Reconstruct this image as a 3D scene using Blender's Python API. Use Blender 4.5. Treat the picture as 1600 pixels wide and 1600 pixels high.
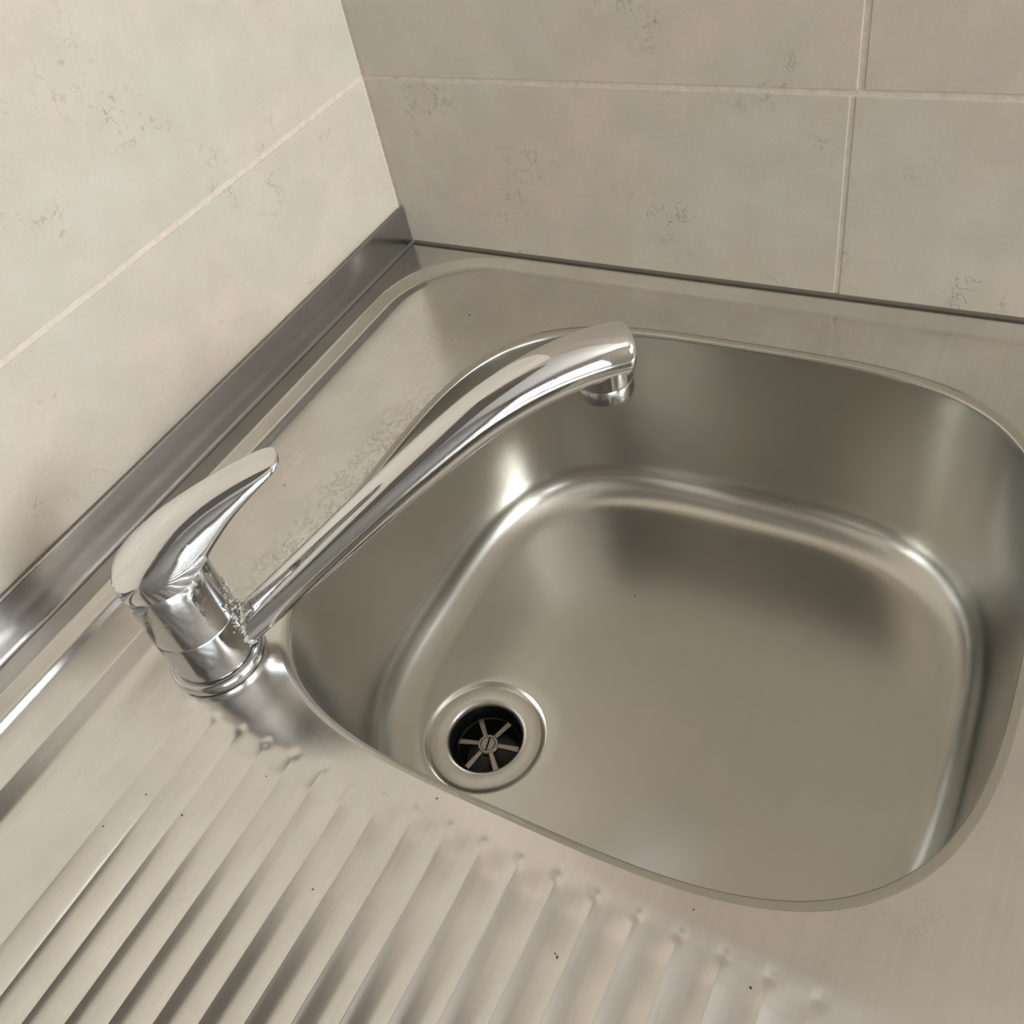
import bpy, bmesh, math, random
import numpy as np
from mathutils import Vector, Matrix

random.seed(7)
rng = np.random.default_rng(7)
S = bpy.context.scene
COL = S.collection
for o in list(bpy.data.objects):
    bpy.data.objects.remove(o)

# ------------------------------------------------------------------ camera
# world: corner of the two tiled walls at the origin, x along the left wall,
# y along the right wall, z up, sink top at z = 0 (metres)
R0 = (-0.47372028, 0.86092014, -0.18548751)      # camera right
R1 = (0.68686123, 0.22935773, -0.68964968)       # camera down
R2 = (-0.55119031, -0.45410522, -0.69998407)     # camera forward
CAM = (0.52029283, 0.44640231, 0.37010303)
cd = bpy.data.cameras.new('camera')
cam = bpy.data.objects.new('camera', cd)
COL.objects.link(cam)
cam.matrix_world = Matrix(((R0[0], -R1[0], -R2[0], CAM[0]),
                           (R0[1], -R1[1], -R2[1], CAM[1]),
                           (R0[2], -R1[2], -R2[2], CAM[2]),
                           (0, 0, 0, 1)))
cd.sensor_width = 36.0
cd.lens = 1453.957 * 36.0 / 1600.0
cd.shift_x = (800 - 773.3) / 1600.0
cd.shift_y = (773.57 - 800) / 1600.0
cd.clip_start = 0.01
S.camera = cam

# ------------------------------------------------------------------ light
S.view_settings.view_transform = 'Standard'
S.view_settings.look = 'None'
S.view_settings.gamma = 1.0
S.view_settings.use_curve_mapping = False
S.view_settings.exposure = 0.17
W = bpy.data.worlds.new('world')
S.world = W
W.use_nodes = True
W.node_tree.nodes['Background'].inputs[0].default_value = (0.80, 0.88, 1.0, 1)
W.node_tree.nodes['Background'].inputs[1].default_value = 1.0

ROOM_X, ROOM_Y, FLOOR_Z, CEIL_Z = 3.0, 2.1, -0.9, 1.6
# openings x0, x1, z0, z1 in the wall facing the left wall: a window straight across, a glazed door further along
WINS = [(0.05, 0.55, 0.40, 1.10), (1.10, 2.80, -0.35, 0.95)]
for k, (w_, power) in enumerate(zip(WINS, (46, 24))):
    ld = bpy.data.lights.new('window_daylight', 'AREA')
    ld.shape = 'RECTANGLE'
    ld.size = w_[1] - w_[0]
    ld.size_y = w_[3] - w_[2]
    ld.energy = power
    ld.color = (0.93, 0.99, 1.0)
    lo = bpy.data.objects.new('window_daylight', ld)
    COL.objects.link(lo)
    lo.location = ((w_[0] + w_[1]) / 2, ROOM_Y + 0.12, (w_[2] + w_[3]) / 2)
    lo.rotation_euler = (math.radians(-90), 0, 0)      # shines towards -y

# ------------------------------------------------------------------ helpers
def mesh_obj(name, verts, faces, mat, parent=None, smooth=True, normals=None):
    me = bpy.data.meshes.new(name)
    if isinstance(verts, np.ndarray):
        verts = verts.tolist()
    me.from_pydata(verts, [], faces)
    me.update()
    if smooth:
        me.polygons.foreach_set('use_smooth', [True] * len(me.polygons))
    if normals is not None:
        me.normals_split_custom_set_from_vertices(normals.tolist())
    if mat:
        me.materials.append(mat)
    o = bpy.data.objects.new(name, me)
    COL.objects.link(o)
    if parent:
        o.parent = parent
    return o

def bm_obj(name, bm, mat, parent=None, smooth=False, recalc=True):
    if recalc:
        bmesh.ops.recalc_face_normals(bm, faces=bm.faces)
    me = bpy.data.meshes.new(name)
    bm.to_mesh(me)
    bm.free()
    if smooth:
        me.polygons.foreach_set('use_smooth', [True] * len(me.polygons))
    if mat:
        me.materials.append(mat)
    o = bpy.data.objects.new(name, me)
    COL.objects.link(o)
    if parent:
        o.parent = parent
    return o

def empty(name, loc=(0, 0, 0)):
    o = bpy.data.objects.new(name, None)
    o.empty_display_size = 0.05
    o.location = loc
    COL.objects.link(o)
    return o

def tag(o, label=None, cat=None, group=None, kind=None):
    if label: o['label'] = label
    if cat: o['category'] = cat
    if group: o['group'] = group
    if kind: o['kind'] = kind
    return o

def add_box(bm, lo_, hi_, bevel=0.0, seg=2):
    r = bmesh.ops.create_cube(bm, size=1.0)
    vs = r['verts']
    for v in vs:
        v.co = Vector([(lo_[i] + hi_[i]) / 2 + v.co[i] * (hi_[i] - lo_[i]) for i in range(3)])
    if bevel > 0:
        es = list({e for v in vs for e in v.link_edges})
        bmesh.ops.bevel(bm, geom=es, offset=bevel, segments=seg, profile=0.6, affect='EDGES')

def lathe(name, prof, mat, parent, seg=72, centre=(0, 0), cap_top=False, cap_bottom=False, sharp=None):
    """prof: (r, z) from bottom to top, turned about the vertical through centre"""
    vs, fs = [], []
    for r, z in prof:
        for k in range(seg):
            a = 2 * math.pi * k / seg
            vs.append((centre[0] + r * math.cos(a), centre[1] + r * math.sin(a), z))
    for i in range(len(prof) - 1):
        for k in range(seg):
            k2 = (k + 1) % seg
            fs.append((i * seg + k, i * seg + k2, (i + 1) * seg + k2, (i + 1) * seg + k))
    if cap_top:
        fs.append(tuple(range((len(prof) - 1) * seg, len(prof) * seg)))
    if cap_bottom:
        fs.append(tuple(reversed(range(seg))))
    o = mesh_obj(name, vs, fs, mat, parent)
    set_sharp(o, sharp or 35)
    return o

def set_sharp(o, deg):
    me = o.data
    bm = bmesh.new()
    bm.from_mesh(me)
    for e in bm.edges:
        e.smooth = e.calc_face_angle(0.0) < math.radians(deg)
    bm.to_mesh(me)
    bm.free()

def sstep(t):
    t = np.clip(t, 0, 1)
    return t * t * (3 - 2 * t)

# ------------------------------------------------------------------ materials
class NT:
    def __init__(self, name):
        m = bpy.data.materials.new(name)
        m.use_nodes = True
        self.m, self.t = m, m.node_tree
        self.b = self.t.nodes['Principled BSDF']
    def n(self, typ, **kw):
        x = self.t.nodes.new(typ)
        for k, v in kw.items():
            if k.startswith('i_'):
                x.inputs[k[2:].replace('_', ' ')].default_value = v
            else:
                setattr(x, k, v)
        return x
    def l(self, a, b):
        self.t.links.new(a, b)
    def coords(self, scale=(1, 1, 1), loc=(0, 0, 0)):
        g = self.n('ShaderNodeNewGeometry')
        mp = self.n('ShaderNodeMapping')
        mp.inputs['Scale'].default_value = scale
        mp.inputs['Location'].default_value = loc
        self.l(g.outputs['Position'], mp.inputs['Vector'])
        return mp.outputs['Vector']
    def noise(self, vec, scale, detail=3, rough=0.55):
        x = self.n('ShaderNodeTexNoise')
        x.inputs['Scale'].default_value = scale
        x.inputs['Detail'].default_value = detail
        x.inputs['Roughness'].default_value = rough
        self.l(vec, x.inputs['Vector'])
        return x.outputs['Fac']
    def ramp(self, fac, stops):
        x = self.n('ShaderNodeValToRGB')
        e = x.color_ramp.elements
        while len(e) < len(stops):
            e.new(0.5)
        for el, (p, c) in zip(e, stops):
            el.position = p
            el.color = c if len(c) == 4 else (*c, 1)
        self.l(fac, x.inputs['Fac'])
        return x.outputs['Color']
    def math(self, op, a, b=None, clamp=False):
        x = self.n('ShaderNodeMath', operation=op)
        x.use_clamp = clamp
        for i, v in enumerate((a, b)):
            if v is None: continue
            if isinstance(v, (int, float)): x.inputs[i].default_value = v
            else: self.l(v, x.inputs[i])
        return x.outputs[0]
    def mix(self, fac, a, b, blend='MIX'):
        x = self.n('ShaderNodeMix', data_type='RGBA', blend_type=blend)
        for i, v in ((0, fac), (6, a), (7, b)):
            if isinstance(v, (int, float)): x.inputs[i].default_value = v
            elif isinstance(v, tuple): x.inputs[i].default_value = v if len(v) == 4 else (*v, 1)
            else: self.l(v, x.inputs[i])
        return x.outputs[2]
    def bump(self, height, strength, dist, prev=None):
        x = self.n('ShaderNodeBump')
        x.inputs['Strength'].default_value = strength
        x.inputs['Distance'].default_value = dist
        self.l(height, x.inputs['Height'])
        if prev is not None: self.l(prev, x.inputs['Normal'])
        return x.outputs['Normal']
    def set(self, **kw):
        for k, v in kw.items():
            s = self.b.inputs[k.replace('_', ' ')]
            if isinstance(v, (int, float)): s.default_value = v
            elif isinstance(v, tuple): s.default_value = v if len(v) == 4 else (*v, 1)
            else: self.l(v, s)

def steel(name, base, rough, streak_scale, streak_amt, bumpd, marks=0.0, vary=0.10, etch=False):
    N = NT(name)
    st = N.noise(N.coords(streak_scale), 1.0, 4, 0.6)
    blotch = N.noise(N.coords((1, 1, 1)), 14, 4, 0.6)
    N.set(Metallic=1.0)
    dark = tuple(c * (1 - vary) for c in base)
    light = tuple(min(1, c * (1 + vary * 0.6)) for c in base)
    c = N.mix(N.ramp(blotch, [(0.3, (0, 0, 0)), (0.7, (1, 1, 1))]), dark, light)
    lng = N.noise(N.coords((9, 320, 320), (0.3, 0.7, 0)), 1.0, 3, 0.6)
    c = N.mix(N.math('MULTIPLY', N.ramp(lng, [(0.35, (1, 1, 1)), (0.65, (0, 0, 0))]), vary * 1.6), c, tuple(x * 0.72 for x in base))
    r = N.math('ADD', N.math('MULTIPLY', N.math('SUBTRACT', st, 0.5), streak_amt), rough)
    r = N.math('ADD', r, N.math('MULTIPLY', N.math('SUBTRACT', blotch, 0.5), streak_amt * 0.8))
    if marks > 0:                                   # dried water rings and smears
        v = N.noise(N.coords((1, 1, 1)), 160, 3, 0.65)
        zone = N.ramp(N.noise(N.coords((1, 1, 1), (3, 1, 0)), 18, 3, 0.6), [(0.52, (0, 0, 0)), (0.66, (1, 1, 1))])
        ring = N.ramp(v, [(0.46, (0, 0, 0)), (0.50, (1, 1, 1)), (0.54, (0, 0, 0))])
        mk = N.math('MULTIPLY', N.math('MULTIPLY', ring, zone), marks)
        if etch:                                    # dried drops along the bowl edge beside the spout
            sx = N.n('ShaderNodeSeparateXYZ')
            N.l(N.coords(), sx.inputs[0])
            wob = N.math('MULTIPLY', N.math('SUBTRACT', N.noise(N.coords(), 45, 3, 0.6), 0.5), 0.03)
            yy = N.math('ADD', sx.outputs[1], wob)
            b1 = N.math('MULTIPLY', N.ramp(yy, [(0.094, (0, 0, 0)), (0.104, (1, 1, 1)), (0.128, (1, 1, 1)), (0.136, (0, 0, 0))]),
                        N.ramp(sx.outputs[0], [(0.13, (0, 0, 0)), (0.19, (1, 1, 1)), (0.33, (1, 1, 1)), (0.36, (0, 0, 0))]))
            sp_ = N.ramp(N.noise(N.coords((1, 1.3, 1)), 210, 2, 0.5), [(0.50, (0, 0, 0)), (0.545, (1, 1, 1)), (0.60, (0.25, 0.25, 0.25))])
            mk = N.math('MAXIMUM', mk, N.math('MULTIPLY', N.math('MULTIPLY', b1, sp_), 0.55))
        c = N.mix(mk, c, (0.42, 0.37, 0.31))
        r = N.math('ADD', r, N.math('MULTIPLY', mk, 0.25))
    N.set(Base_Color=c, Roughness=r)
    if bumpd > 0:
        N.set(Normal=N.bump(st, 0.35, bumpd))
    return N.m

STEEL_DECK = steel('brushed_steel', (0.765, 0.75, 0.725), 0.20, (14, 900, 900), 0.08, 0.00003, marks=0.2, etch=True)
STEEL_DRAIN = steel('worn_steel', (0.765, 0.75, 0.725), 0.21, (30, 700, 700), 0.10, 0.00003, marks=0.12)
STEEL_BOWL = steel('satin_steel', (0.62, 0.605, 0.565), 0.245, (500, 500, 60), 0.012, 0.0, vary=0.04)
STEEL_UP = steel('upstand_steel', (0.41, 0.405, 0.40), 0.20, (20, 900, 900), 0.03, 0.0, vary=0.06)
STEEL_FLANGE = steel('flange_steel', (0.66, 0.635, 0.59), 0.34, (300, 300, 300), 0.05, 0.00003)

def chrome(name, rough, scale_amt, base=(0.80, 0.80, 0.81)):
    N = NT(name)
    lime = N.noise(N.coords(), 420, 5, 0.7)
    zone = N.ramp(N.noise(N.coords((1, 1, 1), (0.4, 0.2, 0)), 38, 3, 0.6), [(0.50, (0, 0, 0)), (0.72, (1, 1, 1))])
    mk = N.math('MULTIPLY', N.math('MULTIPLY', N.ramp(lime, [(0.5, (0, 0, 0)), (0.62, (1, 1, 1))]), zone), scale_amt, clamp=True)
    N.set(Metallic=1.0, Base_Color=N.mix(mk, base, (0.50, 0.49, 0.44)),
          Roughness=N.math('ADD', N.math('MULTIPLY', mk, 0.35), rough))
    N.set(Normal=N.bump(N.math('MULTIPLY', lime, mk), 0.5, 0.0003))
    return N.m
CHROME = chrome('chrome', 0.045, 0.12)
CHROME_OLD = chrome('scaled_chrome', 0.17, 0.9, (0.55, 0.55, 0.55))

def simple(name, col, rough, metal=0.0):
    N = NT(name)
    v = N.noise(N.coords(), 60, 3)
    N.set(Base_Color=N.mix(v, tuple(c * 0.9 for c in col), tuple(min(1, c * 1.08) for c in col)), Roughness=rough, Metallic=metal)
    return N.m

def tile_mat():
    N = NT('stone_tile')
    oi = N.n('ShaderNodeObjectInfo')
    g = N.n('ShaderNodeNewGeometry')
    off = N.n('ShaderNodeVectorMath', operation='SCALE')
    N.l(oi.outputs['Location'], off.inputs[0])
    off.inputs[3].default_value = 0.0
    vec = g.outputs['Position']
    big = N.noise(vec, 9, 4, 0.6)
    mid = N.noise(N.coords((1, 1, 1), (5, 2, 1)), 26, 5, 0.65)
    fine = N.noise(vec, 420, 3, 0.6)
    c = N.mix(N.ramp(big, [(0.40, (0, 0, 0)), (0.58, (1, 1, 1))]), (0.58, 0.54, 0.462), (0.625, 0.53, 0.448))
    c = N.mix(N.math('MULTIPLY', N.ramp(mid, [(0.40, (1, 1, 1)), (0.62, (0, 0, 0))]), 0.55), c, (0.52, 0.465, 0.39))
    c = N.mix(N.math('MULTIPLY', N.ramp(fine, [(0.35, (1, 1, 1)), (0.5, (0, 0, 0))]), 0.10), c, (0.36, 0.32, 0.26))
    # little curled pits in clusters
    zone = N.ramp(N.noise(N.coords((1, 1, 1), (1.7, 4.4, 0.9)), 17, 2, 0.5), [(0.55, (0, 0, 0)), (0.66, (1, 1, 1))])
    curl = N.ramp(N.noise(vec, 120, 2, 0.55), [(0.455, (0, 0, 0)), (0.485, (1, 1, 1)), (0.515, (0, 0, 0))])
    dots = N.ramp(N.noise(N.coords((1, 1, 1), (7, 3, 2)), 190, 1, 0.5), [(0.66, (0, 0, 0)), (0.72, (1, 1, 1))])
    brk = N.ramp(N.noise(N.coords((1, 1, 1), (2, 9, 4)), 75, 2, 0.5), [(0.50, (0, 0, 0)), (0.58, (1, 1, 1))])
    pit = N.math('MULTIPLY', N.math('MULTIPLY', curl, brk), zone)
    pit = N.math('MAXIMUM', pit, N.math('MULTIPLY', dots, N.math('MULTIPLY', zone, 0.7)))
    c = N.mix(N.math('MULTIPLY', pit, 0.70), c, (0.31, 0.27, 0.215))
    N.set(Base_Color=c, Roughness=0.42)
    N.b.inputs['Specular IOR Level'].default_value = 0.35
    h = N.math('SUBTRACT', N.math('MULTIPLY', fine, 0.10), pit)
    N.set(Normal=N.bump(h, 0.35, 0.0006))
    return N.m
TILE = tile_mat()

def grout_mat():
    N = NT('grout')
    v = N.noise(N.coords(), 130, 5, 0.7)
    c = N.ramp(v, [(0.3, (0.58, 0.49, 0.41)), (0.6, (0.70, 0.605, 0.52))])
    N.set(Base_Color=c, Roughness=0.85, Normal=N.bump(v, 0.6, 0.001))
    return N.m
GROUT = grout_mat()
PAINT = simple('painted_plaster', (0.66, 0.63, 0.59), 0.8)
CEILM = simple('ceiling_paint', (0.74, 0.70, 0.65), 0.85)
DARKP = simple('dark_box_paint', (0.22, 0.205, 0.185), 0.7)  # for the added box that dims what the steel reflects
PAINT_B = simple('painted_plaster_dark', (0.30, 0.28, 0.26), 0.8)
FLOORM = simple('floor_vinyl', (0.22, 0.18, 0.14), 0.5)
WHITE = simple('window_frame_paint', (0.75, 0.75, 0.73), 0.4)
FOOT_STRIP = simple('dark_foot_strip', (0.13, 0.11, 0.085), 0.8)
BLACK = simple('drain_plastic', (0.012, 0.012, 0.012), 0.3)
BLACK_M = simple('strainer_metal', (0.34, 0.31, 0.27), 0.35, 1.0)
CRUST = simple('limescale', (0.46, 0.45, 0.39), 0.9)
SPECK = simple('dark_speck', (0.035, 0.028, 0.02), 0.8)

# ------------------------------------------------------------------ the room
def wall_panel(name, lo_, hi_, mat):
    bm = bmesh.new()
    add_box(bm, lo_, hi_)
    return tag(bm_obj(name, bm, mat), kind='structure')

T = 0.0007                                           # how far the tile faces stand proud of the grout
wl = wall_panel('wall_left', (-0.12, -0.12, FLOOR_Z), (ROOM_X, -T, CEIL_Z), GROUT)
wr = wall_panel('wall_right', (-0.12, -T, FLOOR_Z), (-T, ROOM_Y, CEIL_Z), GROUT)
JW = 0.0034
ROWS = [-0.082 + 0.2132 * k for k in range(0, 9)]     # centre lines of the horizontal joints; one at z = 0.1312
def tile_piece(parent, axis, a0, a1, z0, z1):
    bm = bmesh.new()
    g = JW / 2
    jit = [random.uniform(-0.0004, 0.0004) for _ in range(4)]
    if axis == 'x':
        add_box(bm, (a0 + g + jit[0], -0.009, z0 + g + jit[1]), (a1 - g + jit[2], random.uniform(-0.0002, 0.0), z1 - g + jit[3]), 0.0006, 2)
    else:
        add_box(bm, (-0.009, a0 + g + jit[0], z0 + g + jit[1]), (random.uniform(-0.0002, 0.0), a1 - g + jit[2], z1 - g + jit[3]), 0.0006, 2)
    return bm_obj('tile', bm, TILE, parent, smooth=False)
for i in range(3):
    xs = [0.0, 0.413, 0.913, 1.413, 1.913]
    for a, b in zip(xs, xs[1:]):
        tile_piece(wl, 'x', a, b, ROWS[i], ROWS[i + 1])
    off = 0.0035 if i >= 1 else 0.0
    ys = [0.0, 0.3345 + off, 0.8345 + off, 1.3345 + off]
    for a, b in zip(ys, ys[1:]):
        tile_piece(wr, 'y', a, b, ROWS[i], ROWS[i + 1])

wall_panel('reflection_dark_box', (0.41, -0.001, 0.58), (ROOM_X, 0.29, CEIL_Z), DARKP)          # unseen dark box over the drainboard, added to darken the steel's reflections
wall_panel('wall_back', (ROOM_X, -0.12, FLOOR_Z), (ROOM_X + 0.12, ROOM_Y + 0.2, CEIL_Z), PAINT_B)
wall_panel('floor', (-0.12, -0.12, FLOOR_Z - 0.1), (ROOM_X + 0.12, ROOM_Y + 0.2, FLOOR_Z), FLOORM)
wall_panel('ceiling', (-0.12, -0.12, CEIL_Z), (ROOM_X + 0.12, ROOM_Y + 0.2, CEIL_Z + 0.1), CEILM)
bm = bmesh.new()                                      # wall facing the left wall, with its two openings
xs = [-0.12, WINS[0][0], WINS[0][1], WINS[1][0], WINS[1][1], ROOM_X]
for k in range(5):
    if k in (1, 3):
        w_ = WINS[k // 2]
        add_box(bm, (xs[k], ROOM_Y, FLOOR_Z), (xs[k + 1], ROOM_Y + 0.2, w_[2]))
        add_box(bm, (xs[k], ROOM_Y, w_[3]), (xs[k + 1], ROOM_Y + 0.2, CEIL_Z))
    else:
        add_box(bm, (xs[k], ROOM_Y, FLOOR_Z), (xs[k + 1], ROOM_Y + 0.2, CEIL_Z))
tag(bm_obj('wall_front', bm, PAINT), kind='structure')
for k, (x0, x1, z0, z1) in enumerate(WINS):
    wn = tag(empty('window_%d' % (k + 1), ((x0 + x1) / 2, ROOM_Y + 0.05, z0)), kind='structure')
    f = 0.05
    cx = (x0 + x1) / 2
    for a, b in (((x0, z0), (x1, z0 + f)), ((x0, z1 - f), (x1, z1)), ((x0, z0), (x0 + f, z1)), ((x1 - f, z0), (x1, z1)),
                 ((cx - f / 2, z0), (cx + f / 2, z1))):
        bm = bmesh.new()
        add_box(bm, (a[0] - cx, -0.02, a[1] - z0), (b[0] - cx, 0.02, b[1] - z0), 0.004, 1)
        bm_obj('frame_bar', bm, WHITE, wn)

# ------------------------------------------------------------------ sink top as one pressed sheet
BC = np.array([0.226, 0.300])                          # bowl centre
BA, BB, BN = 0.165, 0.1765, 3.5                        # half sizes and squareness of the bowl mouth
X1 = 0.4025                                            # where the drainboard part begins
XEND, YF = 1.15, 0.585                                 # far end and front edge of the sink top
ZD = -0.00281                                          # level of the flat deck
Y0 = 0.0065                                            # foot of the upstand
PITCH, C0, NR = 0.01728, 0.1257, 19

def round_sd(x, y, xl, yl, yh, r):
    """distance inside a rounded strip x > xl, yl < y < yh"""
    cxp, cyp, hy = xl + r, (yl + yh) / 2, (yh - yl) / 2
    qx = cxp - x
    qy = np.abs(y - cyp) - (hy - r)
    return r - (np.hypot(np.maximum(qx, 0), np.maximum(qy, 0)) + np.minimum(np.maximum(qx, qy), 0))

# rolled edge: a short slope, a shallow valley, then the flat deck
_sd = np.array([-0.1, 0.0, 0.0010, 0.0090, 0.0110, 0.0125, 0.0175, 0.0200, 1.0])
_sl = np.array([0.0, 0.0, 0.42, 0.42, 0.0, -0.17, -0.17, 0.0, 0.0])
_rd = np.array([0.0, 0.0640, 0.0648, 0.0720, 0.0800, 0.0860, 0.1220, 0.1300, 1.0])
_rs = np.array([0.0, 0.0, 0.50, 0.50, 0.0, -0.09, -0.09, 0.0, 0.0])
TAB_Y = np.arange(0.05, 0.16, 0.00005)
TAB_R = np.cumsum(np.interp(TAB_Y, _rd, _rs)) * 0.00005
TAB_D = np.arange(-0.01, 0.03, 0.00005)
TAB_Z = np.cumsum(np.interp(TAB_D, _sd, _sl)) * 0.00005

def height(x, y):
    d = round_sd(x, y, 0.0055, 0.0195, YF - 0.022, 0.072)
    z = -np.interp(d, TAB_D, TAB_Z) - 0.0012 * sstep((0.0055 - x) / 0.0055)
    # drainboard recess behind and beside the tap ledge
    xs = 0.325 + (0.400 - 0.325) * sstep((y - 0.070) / 0.075)
    rec = np.interp(y, TAB_Y, TAB_R) * sstep((x - xs) / 0.038) * sstep((0.475 - y) / 0.03)
    z = z - rec
    # concave flutes between sharp crests
    u = (y - C0) / PITCH
    inside = (u > 0) & (u < NR - 1)
    fr = u - np.floor(u)
    fl = -(0.00065 + 0.00065 * sstep((x - 0.415) / 0.08)) * (1 - (2 * fr - 1) ** 2)
    sm = fl * sstep((x - 0.4065) / 0.011)
    z = z + np.where(inside, sm, 0.0)
    # the crests stand a little proud; outer crests run out into the flat
    lift = sstep((x - 0.408) / 0.012)
    dl = np.where(u < 0, -u, np.where(u > NR - 1, u - (NR - 1), 0)) * PITCH
    z = z + 0.0005 * lift * np.exp(-dl / 0.006)
    # little pressed dimples at the ends of the crests
    kk = np.clip(np.round(u), 0, NR - 1)
    yc = C0 + kk * PITCH
    rr = ((x - 0.4075) ** 2 + (y - yc) ** 2)
    z = z - 0.00030 * np.exp(-rr / (2 * 0.0018 ** 2))
    return z

def sheet_normals(x, y):
    e = 0.00025
    nx = -(height(x + e, y) - height(x - e, y)) / (2 * e)
    ny = -(height(x, y + e) - height(x, y - e)) / (2 * e)
    n = np.stack([nx, ny, np.ones_like(nx)], -1)
    return n / np.linalg.norm(n, axis=-1, keepdims=True)

def superell(th, inset=0.0, n=BN):
    a, b = BA - inset, BB - inset
    ct, st = np.cos(th), np.sin(th)
    r = (np.abs(ct / a) ** n + np.abs(st / b) ** n) ** (-1 / n)
    return BC[0] + r * ct, BC[1] + r * st

sink = tag(empty('kitchen_sink', (0.3, 0.3, 0)), 'stainless steel sink unit with a square bowl and ribbed drainboard', 'sink')
def sink_part(name, v, fcs, mat, **kw):
    o = mesh_obj(name, v, fcs, mat, **kw)
    o.parent = sink
    o.matrix_parent_inverse = Matrix.Translation((-0.3, -0.3, 0))
    return o

ylist = list(np.arange(Y0, YF, 0.0012))
for kI in range(NR):
    for dlt in (-0.0006, -0.0002, 0.0, 0.0002, 0.0006):
        ylist.append(C0 + kI * PITCH + dlt)
ylist.append(YF)
ylist = np.array(sorted(set(np.round(ylist, 5))))
XL = 0.0006
side = np.arange(XL, X1, 0.002)[1:]
yl2 = np.linspace(Y0, YF, 300)
outer = [(X1, y) for y in ylist] + [(x, YF) for x in side[::-1]] + [(XL, y) for y in yl2[::-1]] + [(x, Y0) for x in side]
outer = np.array(outer)
th = np.arctan2(outer[:, 1] - BC[1], outer[:, 0] - BC[0])
ix, iy = superell(th, -0.0036)
NRAD = 84
vs = []
for j in range(NRAD + 1):
    t = j / NRAD
    x = ix + (outer[:, 0] - ix) * t
    y = iy + (outer[:, 1] - iy) * t
    vs.append(np.stack([x, y, height(x, y)], -1))
vs = np.array(vs)
nm = sheet_normals(vs[..., 0], vs[..., 1])
vs[0, :, 2] -= 0.0009                                   # edge of the hole turns down
no = len(outer)
fs = []
for j in range(NRAD):
    for i in range(no):
        i2 = (i + 1) % no
        fs.append((j * no + i, (j + 1) * no + i, (j + 1) * no + i2, j * no + i2))
sink_part('deck', vs.reshape(-1, 3), fs, STEEL_DECK, normals=nm.reshape(-1, 3))

xlist = np.concatenate([np.arange(X1, 0.445, 0.0009), np.arange(0.447, XEND, 0.012), [XEND]])
gx, gy = np.meshgrid(xlist, ylist, indexing='ij')
gz = height(gx, gy)
nmg = sheet_normals(gx, gy)
v = np.stack([gx, gy, gz], -1).reshape(-1, 3)
ny_ = len(ylist)
fs = [(i * ny_ + j, (i + 1) * ny_ + j, (i + 1) * ny_ + j + 1, i * ny_ + j + 1) for i in range(len(xlist) - 1) for j in range(ny_ - 1)]
sink_part('drainboard', v, fs, STEEL_DRAIN, normals=nmg.reshape(-1, 3))

def strip(name, prof, xa, xb, mat, nseg=40):
    """profile of (y, z) swept along x"""
    xs = np.linspace(xa, xb, nseg)
    v = [(x, y, z) for x in xs for y, z in prof]
    n = len(prof)
    f = [(i * n + j, i * n + j + 1, (i + 1) * n + j + 1, (i + 1) * n + j) for i in range(nseg - 1) for j in range(n - 1)]
    o = sink_part(name, v, f, mat)
    set_sharp(o, 60)
    return o
UP_Y = 0.0042
prof = [(0.0020, 0.0), (0.0020, 0.0302), (0.0024, 0.0310), (UP_Y - 0.0008, 0.0312), (UP_Y - 0.0001, 0.0306), (UP_Y, 0.0295)]
prof += [(UP_Y + 0.0001, 0.0030)]
for k in range(1, 7):
    a = k / 6 * math.pi / 2
    prof.append((UP_Y + 0.0001 + 0.0022 * (1 - math.cos(a)), 0.0022 * (1 - math.sin(a)) + 0.0))
prof.append((Y0 + 0.0003, 0.0))
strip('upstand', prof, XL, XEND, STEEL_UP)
prof = [(YF - 0.0002, 0.0), (YF + 0.0022, -0.0006), (YF + 0.0034, -0.0028), (YF + 0.0036, -0.030), (YF - 0.004, -0.0305)]
strip('front_edge', prof, XL, XEND, STEEL_DECK)

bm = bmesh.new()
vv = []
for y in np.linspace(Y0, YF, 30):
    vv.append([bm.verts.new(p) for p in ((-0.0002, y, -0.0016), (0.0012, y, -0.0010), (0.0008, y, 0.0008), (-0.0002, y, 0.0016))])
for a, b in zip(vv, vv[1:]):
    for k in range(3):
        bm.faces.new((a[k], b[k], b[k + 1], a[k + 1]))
se = bm_obj('wall_foot_strip', bm, FOOT_STRIP, smooth=True)  # dark strip added along the wall foot; also darkens the rim's reflection
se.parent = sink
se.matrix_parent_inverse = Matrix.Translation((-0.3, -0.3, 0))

# bowl
NB = 240
tb = np.linspace(0, 2 * math.pi, NB, endpoint=False)
ZB = -0.1425                                             # floor level at its edge
FR = 0.025                                               # floor fillet
prof = [(-0.0037, ZD - 0.0020), (-0.0036, ZD - 0.0004), (-0.0030, ZD - 0.0005), (-0.0016, ZD - 0.0009), (-0.0004, ZD - 0.0013), (0.0, ZD - 0.0016),
        (0.0003, ZD - 0.0022), (0.0005, ZD - 0.0045), (0.0008, ZD - 0.012), (0.0022, -0.055), (0.0036, -0.09), (0.0046, ZB + FR + 0.002)]
for k in range(0, 11):
    a = k / 10 * math.radians(86)
    prof.append((0.0047 + FR * (1 - math.cos(a)), ZB + FR - FR * math.sin(a)))
DR = np.array([0.3015, 0.2065])
DZ = -0.1500
def floor_z(x, y):
    dist = np.hypot(x - DR[0], y - DR[1])
    return DZ + 0.0005 + 0.0085 * sstep((dist - 0.040) / 0.34)
rings = []
for ins, z in prof:
    n = BN - 0.35 * min(1, max(0, (-z) / 0.14))
    x, y = superell(tb, ins, n)
    wz = min(1.0, max(0.0, (-z - 0.05) / (-0.05 - (ZB + FR))))
    rings.append(np.stack([x, y, z + (floor_z(x, y) - ZB) * wz], -1))
last = rings[-1]
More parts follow.
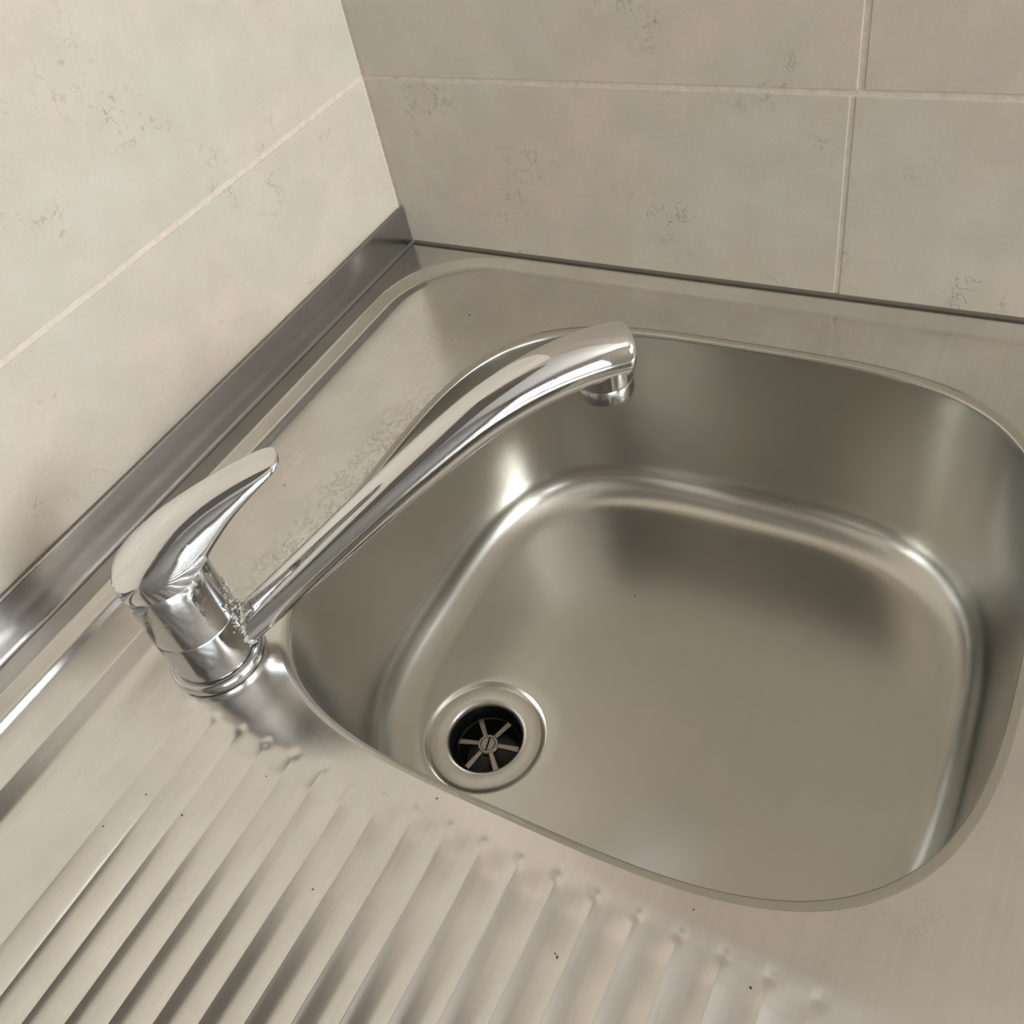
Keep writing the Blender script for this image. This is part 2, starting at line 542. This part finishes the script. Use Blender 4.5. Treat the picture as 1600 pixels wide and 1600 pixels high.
# floor: morph from the rounded square to the drain seat
thd = np.arctan2(last[:, 1] - DR[1], last[:, 0] - DR[0])
circ = np.stack([DR[0] + 0.0405 * np.cos(thd), DR[1] + 0.0405 * np.sin(thd), np.full(NB, DZ + 0.0006)], -1)
off = last[:, 2] - floor_z(last[:, 0], last[:, 1])
for k in range(1, 25):
    t = k / 24
    p = last + (circ - last) * t
    p[:, 2] = floor_z(p[:, 0], p[:, 1]) + off * (1 - t) ** 3
    rings.append(p)
for r, dz in ((0.0398, 0.0004), (0.0391, -0.0001), (0.0380, -0.0012), (0.0368, -0.0020), (0.0300, -0.0024), (0.0245, -0.0024)):
    rings.append(np.stack([DR[0] + r * np.cos(thd), DR[1] + r * np.sin(thd), np.full(NB, DZ + dz)], -1))
v = np.concatenate(rings)
fs = [(j * NB + i, j * NB + (i + 1) % NB, (j + 1) * NB + (i + 1) % NB, (j + 1) * NB + i) for j in range(len(rings) - 1) for i in range(NB)]
fs = [tuple(reversed(q)) for q in fs]
set_sharp(sink_part('bowl', v, fs, STEEL_BOWL), 50)

# drain strainer (a part of the sink, its own pieces below it)
flange = lathe('strainer_flange', [(0.0362, DZ - 0.0022), (0.0365, DZ - 0.0012), (0.0361, DZ - 0.0004), (0.0350, DZ), (0.0275, DZ - 0.0004), (0.0255, DZ - 0.0010),
                                  (0.0243, DZ - 0.0022), (0.0238, DZ - 0.0042)], STEEL_FLANGE, None, 96, DR)
flange.parent = sink
flange.matrix_parent_inverse = Matrix.Translation((-0.3, -0.3, 0))
cup = lathe('strainer_cup', [(0.001, DZ - 0.030), (0.018, DZ - 0.029), (0.0215, DZ - 0.024), (0.0236, DZ - 0.012), (0.02395, DZ - 0.0038)], BLACK, flange, 64, DR)
SZ = DZ - 0.0115
bm = bmesh.new()
for k in range(6):
    a = math.radians(44 + 60 * k)
    b2 = bmesh.new()
    add_box(b2, (0.005, -0.0014, -0.0012), (0.0205, 0.0014, 0.0008), 0.0006, 2)
    for vv in b2.verts:
        xx, yy = vv.co.x, vv.co.y * (1.0 + 0.5 * max(0, (vv.co.x - 0.014) / 0.0065))
        vv.co = Vector((DR[0] + xx * math.cos(a) - yy * math.sin(a), DR[1] + xx * math.sin(a) + yy * math.cos(a), SZ + vv.co.z - 0.0012 * (xx / 0.02) ** 2))
    me = bpy.data.meshes.new('tmp'); b2.to_mesh(me); b2.free()
    o = bpy.data.objects.new('spoke', me); COL.objects.link(o); o.parent = flange
    me.materials.append(BLACK_M)
    me.name = 'spoke'
lathe('strainer_ring', [(0.0198, SZ - 0.004), (0.0212, SZ - 0.0035), (0.0214, SZ - 0.0016), (0.0203, SZ - 0.0008), (0.0196, SZ - 0.0018), (0.0198, SZ - 0.004)], BLACK, flange, 64, DR)
hub = lathe('hub', [(0.0068, SZ - 0.003), (0.0070, SZ + 0.0004), (0.0062, SZ + 0.0012), (0.0050, SZ + 0.0012), (0.0046, SZ + 0.0004)], BLACK_M, flange, 40, DR)
bm = bmesh.new()
for s_ in (-1, 1):                                        # slotted screw head: two halves
    pts = []
    for k in range(15):
        a = math.pi * k / 14
        pts.append((max(0.0044 * math.cos(a), -1), 0.0006 + (0.0044 - 0.0006) * math.sin(a)))
    rot = math.radians(12)
    vb, vt = [], []
    for px, py in pts:
        py *= s_
        wx = DR[0] + px * math.cos(rot) - py * math.sin(rot)
        wy = DR[1] + px * math.sin(rot) + py * math.cos(rot)
        vb.append(bm.verts.new((wx, wy, SZ - 0.001)))
        dd = math.hypot(px, py) / 0.0044
        vt.append(bm.verts.new((wx, wy, SZ + 0.0021 - 0.0009 * dd * dd)))
    n = len(pts)
    bm.faces.new(vt); bm.faces.new(vb)
    for k in range(n):
        bm.faces.new((vb[k], vb[(k + 1) % n], vt[(k + 1) % n], vt[k]))
bm_obj('screw', bm, BLACK_M, flange)

# ------------------------------------------------------------------ mixer tap
TX, TY = 0.378, 0.1205
tap = tag(empty('mixer_tap', (TX, TY, ZD)), 'chrome single-lever mixer tap with a long curved swivel spout', 'tap')
def own(o):
    o.parent = tap
    o.matrix_parent_inverse = Matrix.Translation((-TX, -TY, -ZD))
    return o
tc = (TX, TY)
B = ZD + 0.0004
own(lathe('base_ring', [(0.0240, B), (0.0248, B + 0.0012), (0.0249, B + 0.0042), (0.0245, B + 0.0058), (0.0236, B + 0.0066), (0.0228, B + 0.0068), (0.0226, B + 0.0062), (0.0215, B + 0.0062)], CHROME_OLD, None, 96, tc, sharp=50))
own(lathe('body', [(0.0217, B + 0.006), (0.0217, 0.0318), (0.0214, 0.0326), (0.0211, 0.0330)], CHROME_OLD, None, 96, tc))
own(lathe('swivel_collar', [(0.0211, 0.0328), (0.0216, 0.0332), (0.0218, 0.0340), (0.0212, 0.0600), (0.0203, 0.0675), (0.0180, 0.0705), (0.010, 0.0720), (0.0005, 0.0720)], CHROME_OLD, None, 96, tc))

AZ = math.radians(136.5)
def tap_pt(s, lat, z, az=AZ):
    return np.array([TX + s * math.cos(az) - lat * math.sin(az), TY + s * math.sin(az) + lat * math.cos(az), z])

def catmull(keys, n):
    k = np.array(keys, float)
    k = np.vstack([2 * k[0] - k[1], k, 2 * k[-1] - k[-2]])
    out = []
    for i in range(1, len(k) - 2):
        for t in np.linspace(0, 1, n, endpoint=False):
            p0, p1, p2, p3 = k[i - 1], k[i], k[i + 1], k[i + 2]
            out.append(0.5 * ((2 * p1) + (-p0 + p2) * t + (2 * p0 - 5 * p1 + 4 * p2 - p3) * t * t + (-p0 + 3 * p1 - 3 * p2 + p3) * t ** 3))
    out.append(k[-2])
    return np.array(out)

# spout: (distance from axis, z, radius along the vertical plane, radius sideways), metres
keys = [(0.012, 0.0085, 0.0098, 0.0098), (0.024, 0.0155, 0.0099, 0.0099), (0.061, 0.0365, 0.0103, 0.0103), (0.094, 0.0555, 0.0107, 0.0107),
        (0.125, 0.0725, 0.0112, 0.0113), (0.160, 0.0900, 0.0119, 0.0122), (0.182, 0.0980, 0.0124, 0.0130), (0.200, 0.1020, 0.0127, 0.0136), (0.216, 0.1034, 0.0128, 0.0140), (0.227, 0.1032, 0.0128, 0.0141), (0.2365, 0.1022, 0.0126, 0.0139)]
sp = catmull(keys, 10)
rings = []
SEG = 48
def ring_at(s, z, ang, ru, rl):
    """ang: direction of travel in the vertical plane; ring perpendicular to it"""
    out = []
    for k in range(SEG):
        a = 2 * math.pi * k / SEG
        up, la = ru * math.sin(a), rl * math.cos(a)
        out.append(tap_pt(s - up * math.sin(ang), la, z + up * math.cos(ang)))
    return out
for i, (s_, z_, ru, rl) in enumerate(sp):
    d_ = sp[min(i + 1, len(sp) - 1)] - sp[max(i - 1, 0)]
    rings.append(ring_at(s_, z_, math.atan2(d_[1], d_[0]), ru, rl))
# rounded nose closing the tube, tipped a little forward at the bottom
es, ezz = sp[-1][0], sp[-1][1]
for k in range(1, 9):
    a = k / 8 * math.pi / 2
    sh = 1 - 0.24 * (1 - math.cos(a))
    rings.append(ring_at(es + 0.0040 * math.sin(a), ezz - 0.0004 * k / 8, math.radians(-7 - 4 * k / 8), 0.0126 * sh, 0.0139 * sh))
HS, HZ = 0.2280, 0.0930
n = len(rings)
v = np.array(rings).reshape(-1, 3)
fs = [(j * SEG + i, j * SEG + (i + 1) % SEG, (j + 1) * SEG + (i + 1) % SEG, (j + 1) * SEG + i) for j in range(n - 1) for i in range(SEG)]
fs.append(tuple(range((n - 1) * SEG, n * SEG)))
nk = []                                                   # neck that carries the aerator
for r_, z_ in ((0.0125, 0.1060), (0.0133, 0.0980), (0.0134, 0.0915), (0.0134, 0.0902), (0.0129, 0.0898)):
    for k in range(SEG):
        a = 2 * math.pi * k / SEG
        nk.append(tap_pt(HS + r_ * math.sin(a), r_ * math.cos(a), z_))
o_ = len(v)
v = np.vstack([v, np.array(nk)])
fs += [(o_ + j * SEG + i, o_ + (j + 1) * SEG + i, o_ + (j + 1) * SEG + (i + 1) % SEG, o_ + j * SEG + (i + 1) % SEG) for j in range(4) for i in range(SEG)]
fs.append(tuple(o_ + 4 * SEG + i for i in range(SEG)))
spout = own(mesh_obj('spout', v, fs, CHROME))
set_sharp(spout, 50)
hp = tap_pt(HS, 0, 0)
aer = lathe('aerator', [(0.0095, HZ - 0.0105), (0.0112, HZ - 0.0118), (0.0126, HZ - 0.0120), (0.0133, HZ - 0.0112), (0.0134, HZ - 0.0045), (0.0130, HZ - 0.0034), (0.011, HZ - 0.0030)],
            CHROME_OLD, None, 64, (hp[0], hp[1]), cap_bottom=True)
aer.parent = spout

# lever handle: cross sections along its own direction
HAZ = math.radians(137.5)
hk = [  # s, top z, lower edge z, half width
    (-0.0208, 0.0748, 0.0725, 0.0045), (-0.0202, 0.0768, 0.0706, 0.0085), (-0.0182, 0.0794, 0.0692, 0.0126), (-0.0135, 0.0832, 0.0683, 0.0164), (-0.0055, 0.0882, 0.0682, 0.0192),
    (0.0040, 0.0932, 0.0688, 0.0202), (0.0130, 0.0976, 0.0712, 0.0193), (0.0230, 0.1016, 0.0775, 0.0170), (0.0330, 0.1048, 0.0858, 0.0148),
    (0.0430, 0.1072, 0.0938, 0.0132), (0.0530, 0.1090, 0.1000, 0.0119), (0.0620, 0.1102, 0.1046, 0.0105), (0.0680, 0.1108, 0.1070, 0.0088), (0.0715, 0.1109, 0.1086, 0.0060), (0.0728, 0.1106, 0.1096, 0.0020)]
hs = catmull(hk, 5)
rings = []
HSEG = 40
for s_, zt, zb, w in hs:
    w = max(w, 0.0008); hgt = max(zt - zb, 0.0006)
    out = []
    for k in range(HSEG):
        a = 2 * math.pi * k / HSEG
        ca, sa = math.cos(a), math.sin(a)
        e = 0.76
        la = w * math.copysign(abs(ca) ** e, ca)
        if sa >= 0:
            zz = zb + hgt * abs(sa) ** e
        else:
            zz = zb - 0.0010 * abs(sa) + 0.0 
        out.append(tap_pt(s_, la, zz, HAZ))
    rings.append(out)
n = len(rings)
v = np.array(rings).reshape(-1, 3)
fs = [(j * HSEG + i, j * HSEG + (i + 1) % HSEG, (j + 1) * HSEG + (i + 1) % HSEG, (j + 1) * HSEG + i) for j in range(n - 1) for i in range(HSEG)]
fs.append(tuple(range((n - 1) * HSEG, n * HSEG)))
fs.append(tuple(reversed(range(HSEG))))
hd = own(mesh_obj('lever_handle', v, fs, CHROME))
set_sharp(hd, 48)

# limescale crust where the spout leaves the body
bm = bmesh.new()
for k in range(420):
    a = random.uniform(0, 2 * math.pi)
    rr = random.gauss(0.0103, 0.0008)
    lat = rr * math.cos(a)
    upv = rr * math.sin(a) * 1.12
    s_ = math.sqrt(max(0.0222 ** 2 - lat ** 2, 0)) + random.uniform(-0.0001, 0.0006)
    zc = 0.0150 + upv
    if zc < 0.0035: continue
    if random.random() < 0.35:
        zc += random.uniform(0, 0.022); lat += random.uniform(-0.003, 0.003)
        s_ = math.sqrt(max(0.0223 ** 2 - lat ** 2, 0))
    p = tap_pt(s_, lat, zc)
    r = random.uniform(0.0003, 0.0008)
    mt = Matrix.Translation(p) @ Matrix.Rotation(random.random() * 3, 4, 'X') @ Matrix.Diagonal((r * random.uniform(.7, 1.5), r, r * random.uniform(.6, 1.2), 1))
    bmesh.ops.create_icosphere(bm, subdivisions=1, radius=1.0, matrix=mt)
own(tag(bm_obj('limescale_crust', bm, CRUST), 'crusty grey-green limescale', kind='stuff'))

# ------------------------------------------------------------------ specks of dirt
bm = bmesh.new()
bmesh.ops.create_icosphere(bm, subdivisions=1, radius=1.0)
for v_ in bm.verts:
    v_.co *= random.uniform(0.7, 1.25)
crumb_mesh = bpy.data.meshes.new('crumb')
bm.to_mesh(crumb_mesh)
bm.free()
crumb_mesh.materials.append(SPECK)
CRUMBS = [
    (0.4335, 0.3447, 0, 'upper one of a close pair of dark specks on the drainboard'),
    (0.4344, 0.3460, 0, 'lower one of a close pair of dark specks on the drainboard'),
    (0.4139, 0.4143, 0, 'lone dark speck at the rib ends farthest from the tap'),
    (0.4536, 0.1618, 0, 'dark speck on the third drainboard rib counted from the tap side'),
    (0.4531, 0.1370, 0, 'dark speck between the first two drainboard ribs by the tap'),
    (0.4739, 0.1286, 0, 'dark speck right beside the first drainboard rib by the tap'),
    (0.4545, 0.2401, 0, 'dark speck in the middle of the drainboard, between two ribs'),
    (0.4217, 0.1878, 0, 'dark speck at the rib ends just in front of the tap'),
    (0.3928 + 0.004, 0.3865, 0, 'dark speck on the flat strip below the front bowl edge'),
    (0.2617, 0.0733, 0, 'dark speck on flat steel beside the tip of the lever handle'),
    (0.3987, 0.2696, 0, 'dark speck on the flat strip between the drain corner and the ribs'),
    (0.0745, 0.0998, 0, 'dark speck on flat steel in the wall corner beyond the spout'),
    (0.1666, 0.2530, -0.1475, 'dark speck in the middle of the sink bowl floor'),
    (0.1292, 0.2808, -0.1465, 'dark speck on the bowl floor close to the far bowl wall')]
for x, y, zf, text in CRUMBS:
    z = zf if zf else float(height(np.array([x]), np.array([y]))[0])
    o = bpy.data.objects.new('crumb', crumb_mesh)
    COL.objects.link(o)
    r = random.uniform(0.0003, 0.00055)
    o.scale = (r * random.uniform(1.0, 1.8), r, r * 0.5)
    o.rotation_euler = (0, 0, random.uniform(0, 3))
    o.location = (x, y, z + r * 0.3)
    tag(o, text, 'crumb', 'dark specks scattered on the sink')
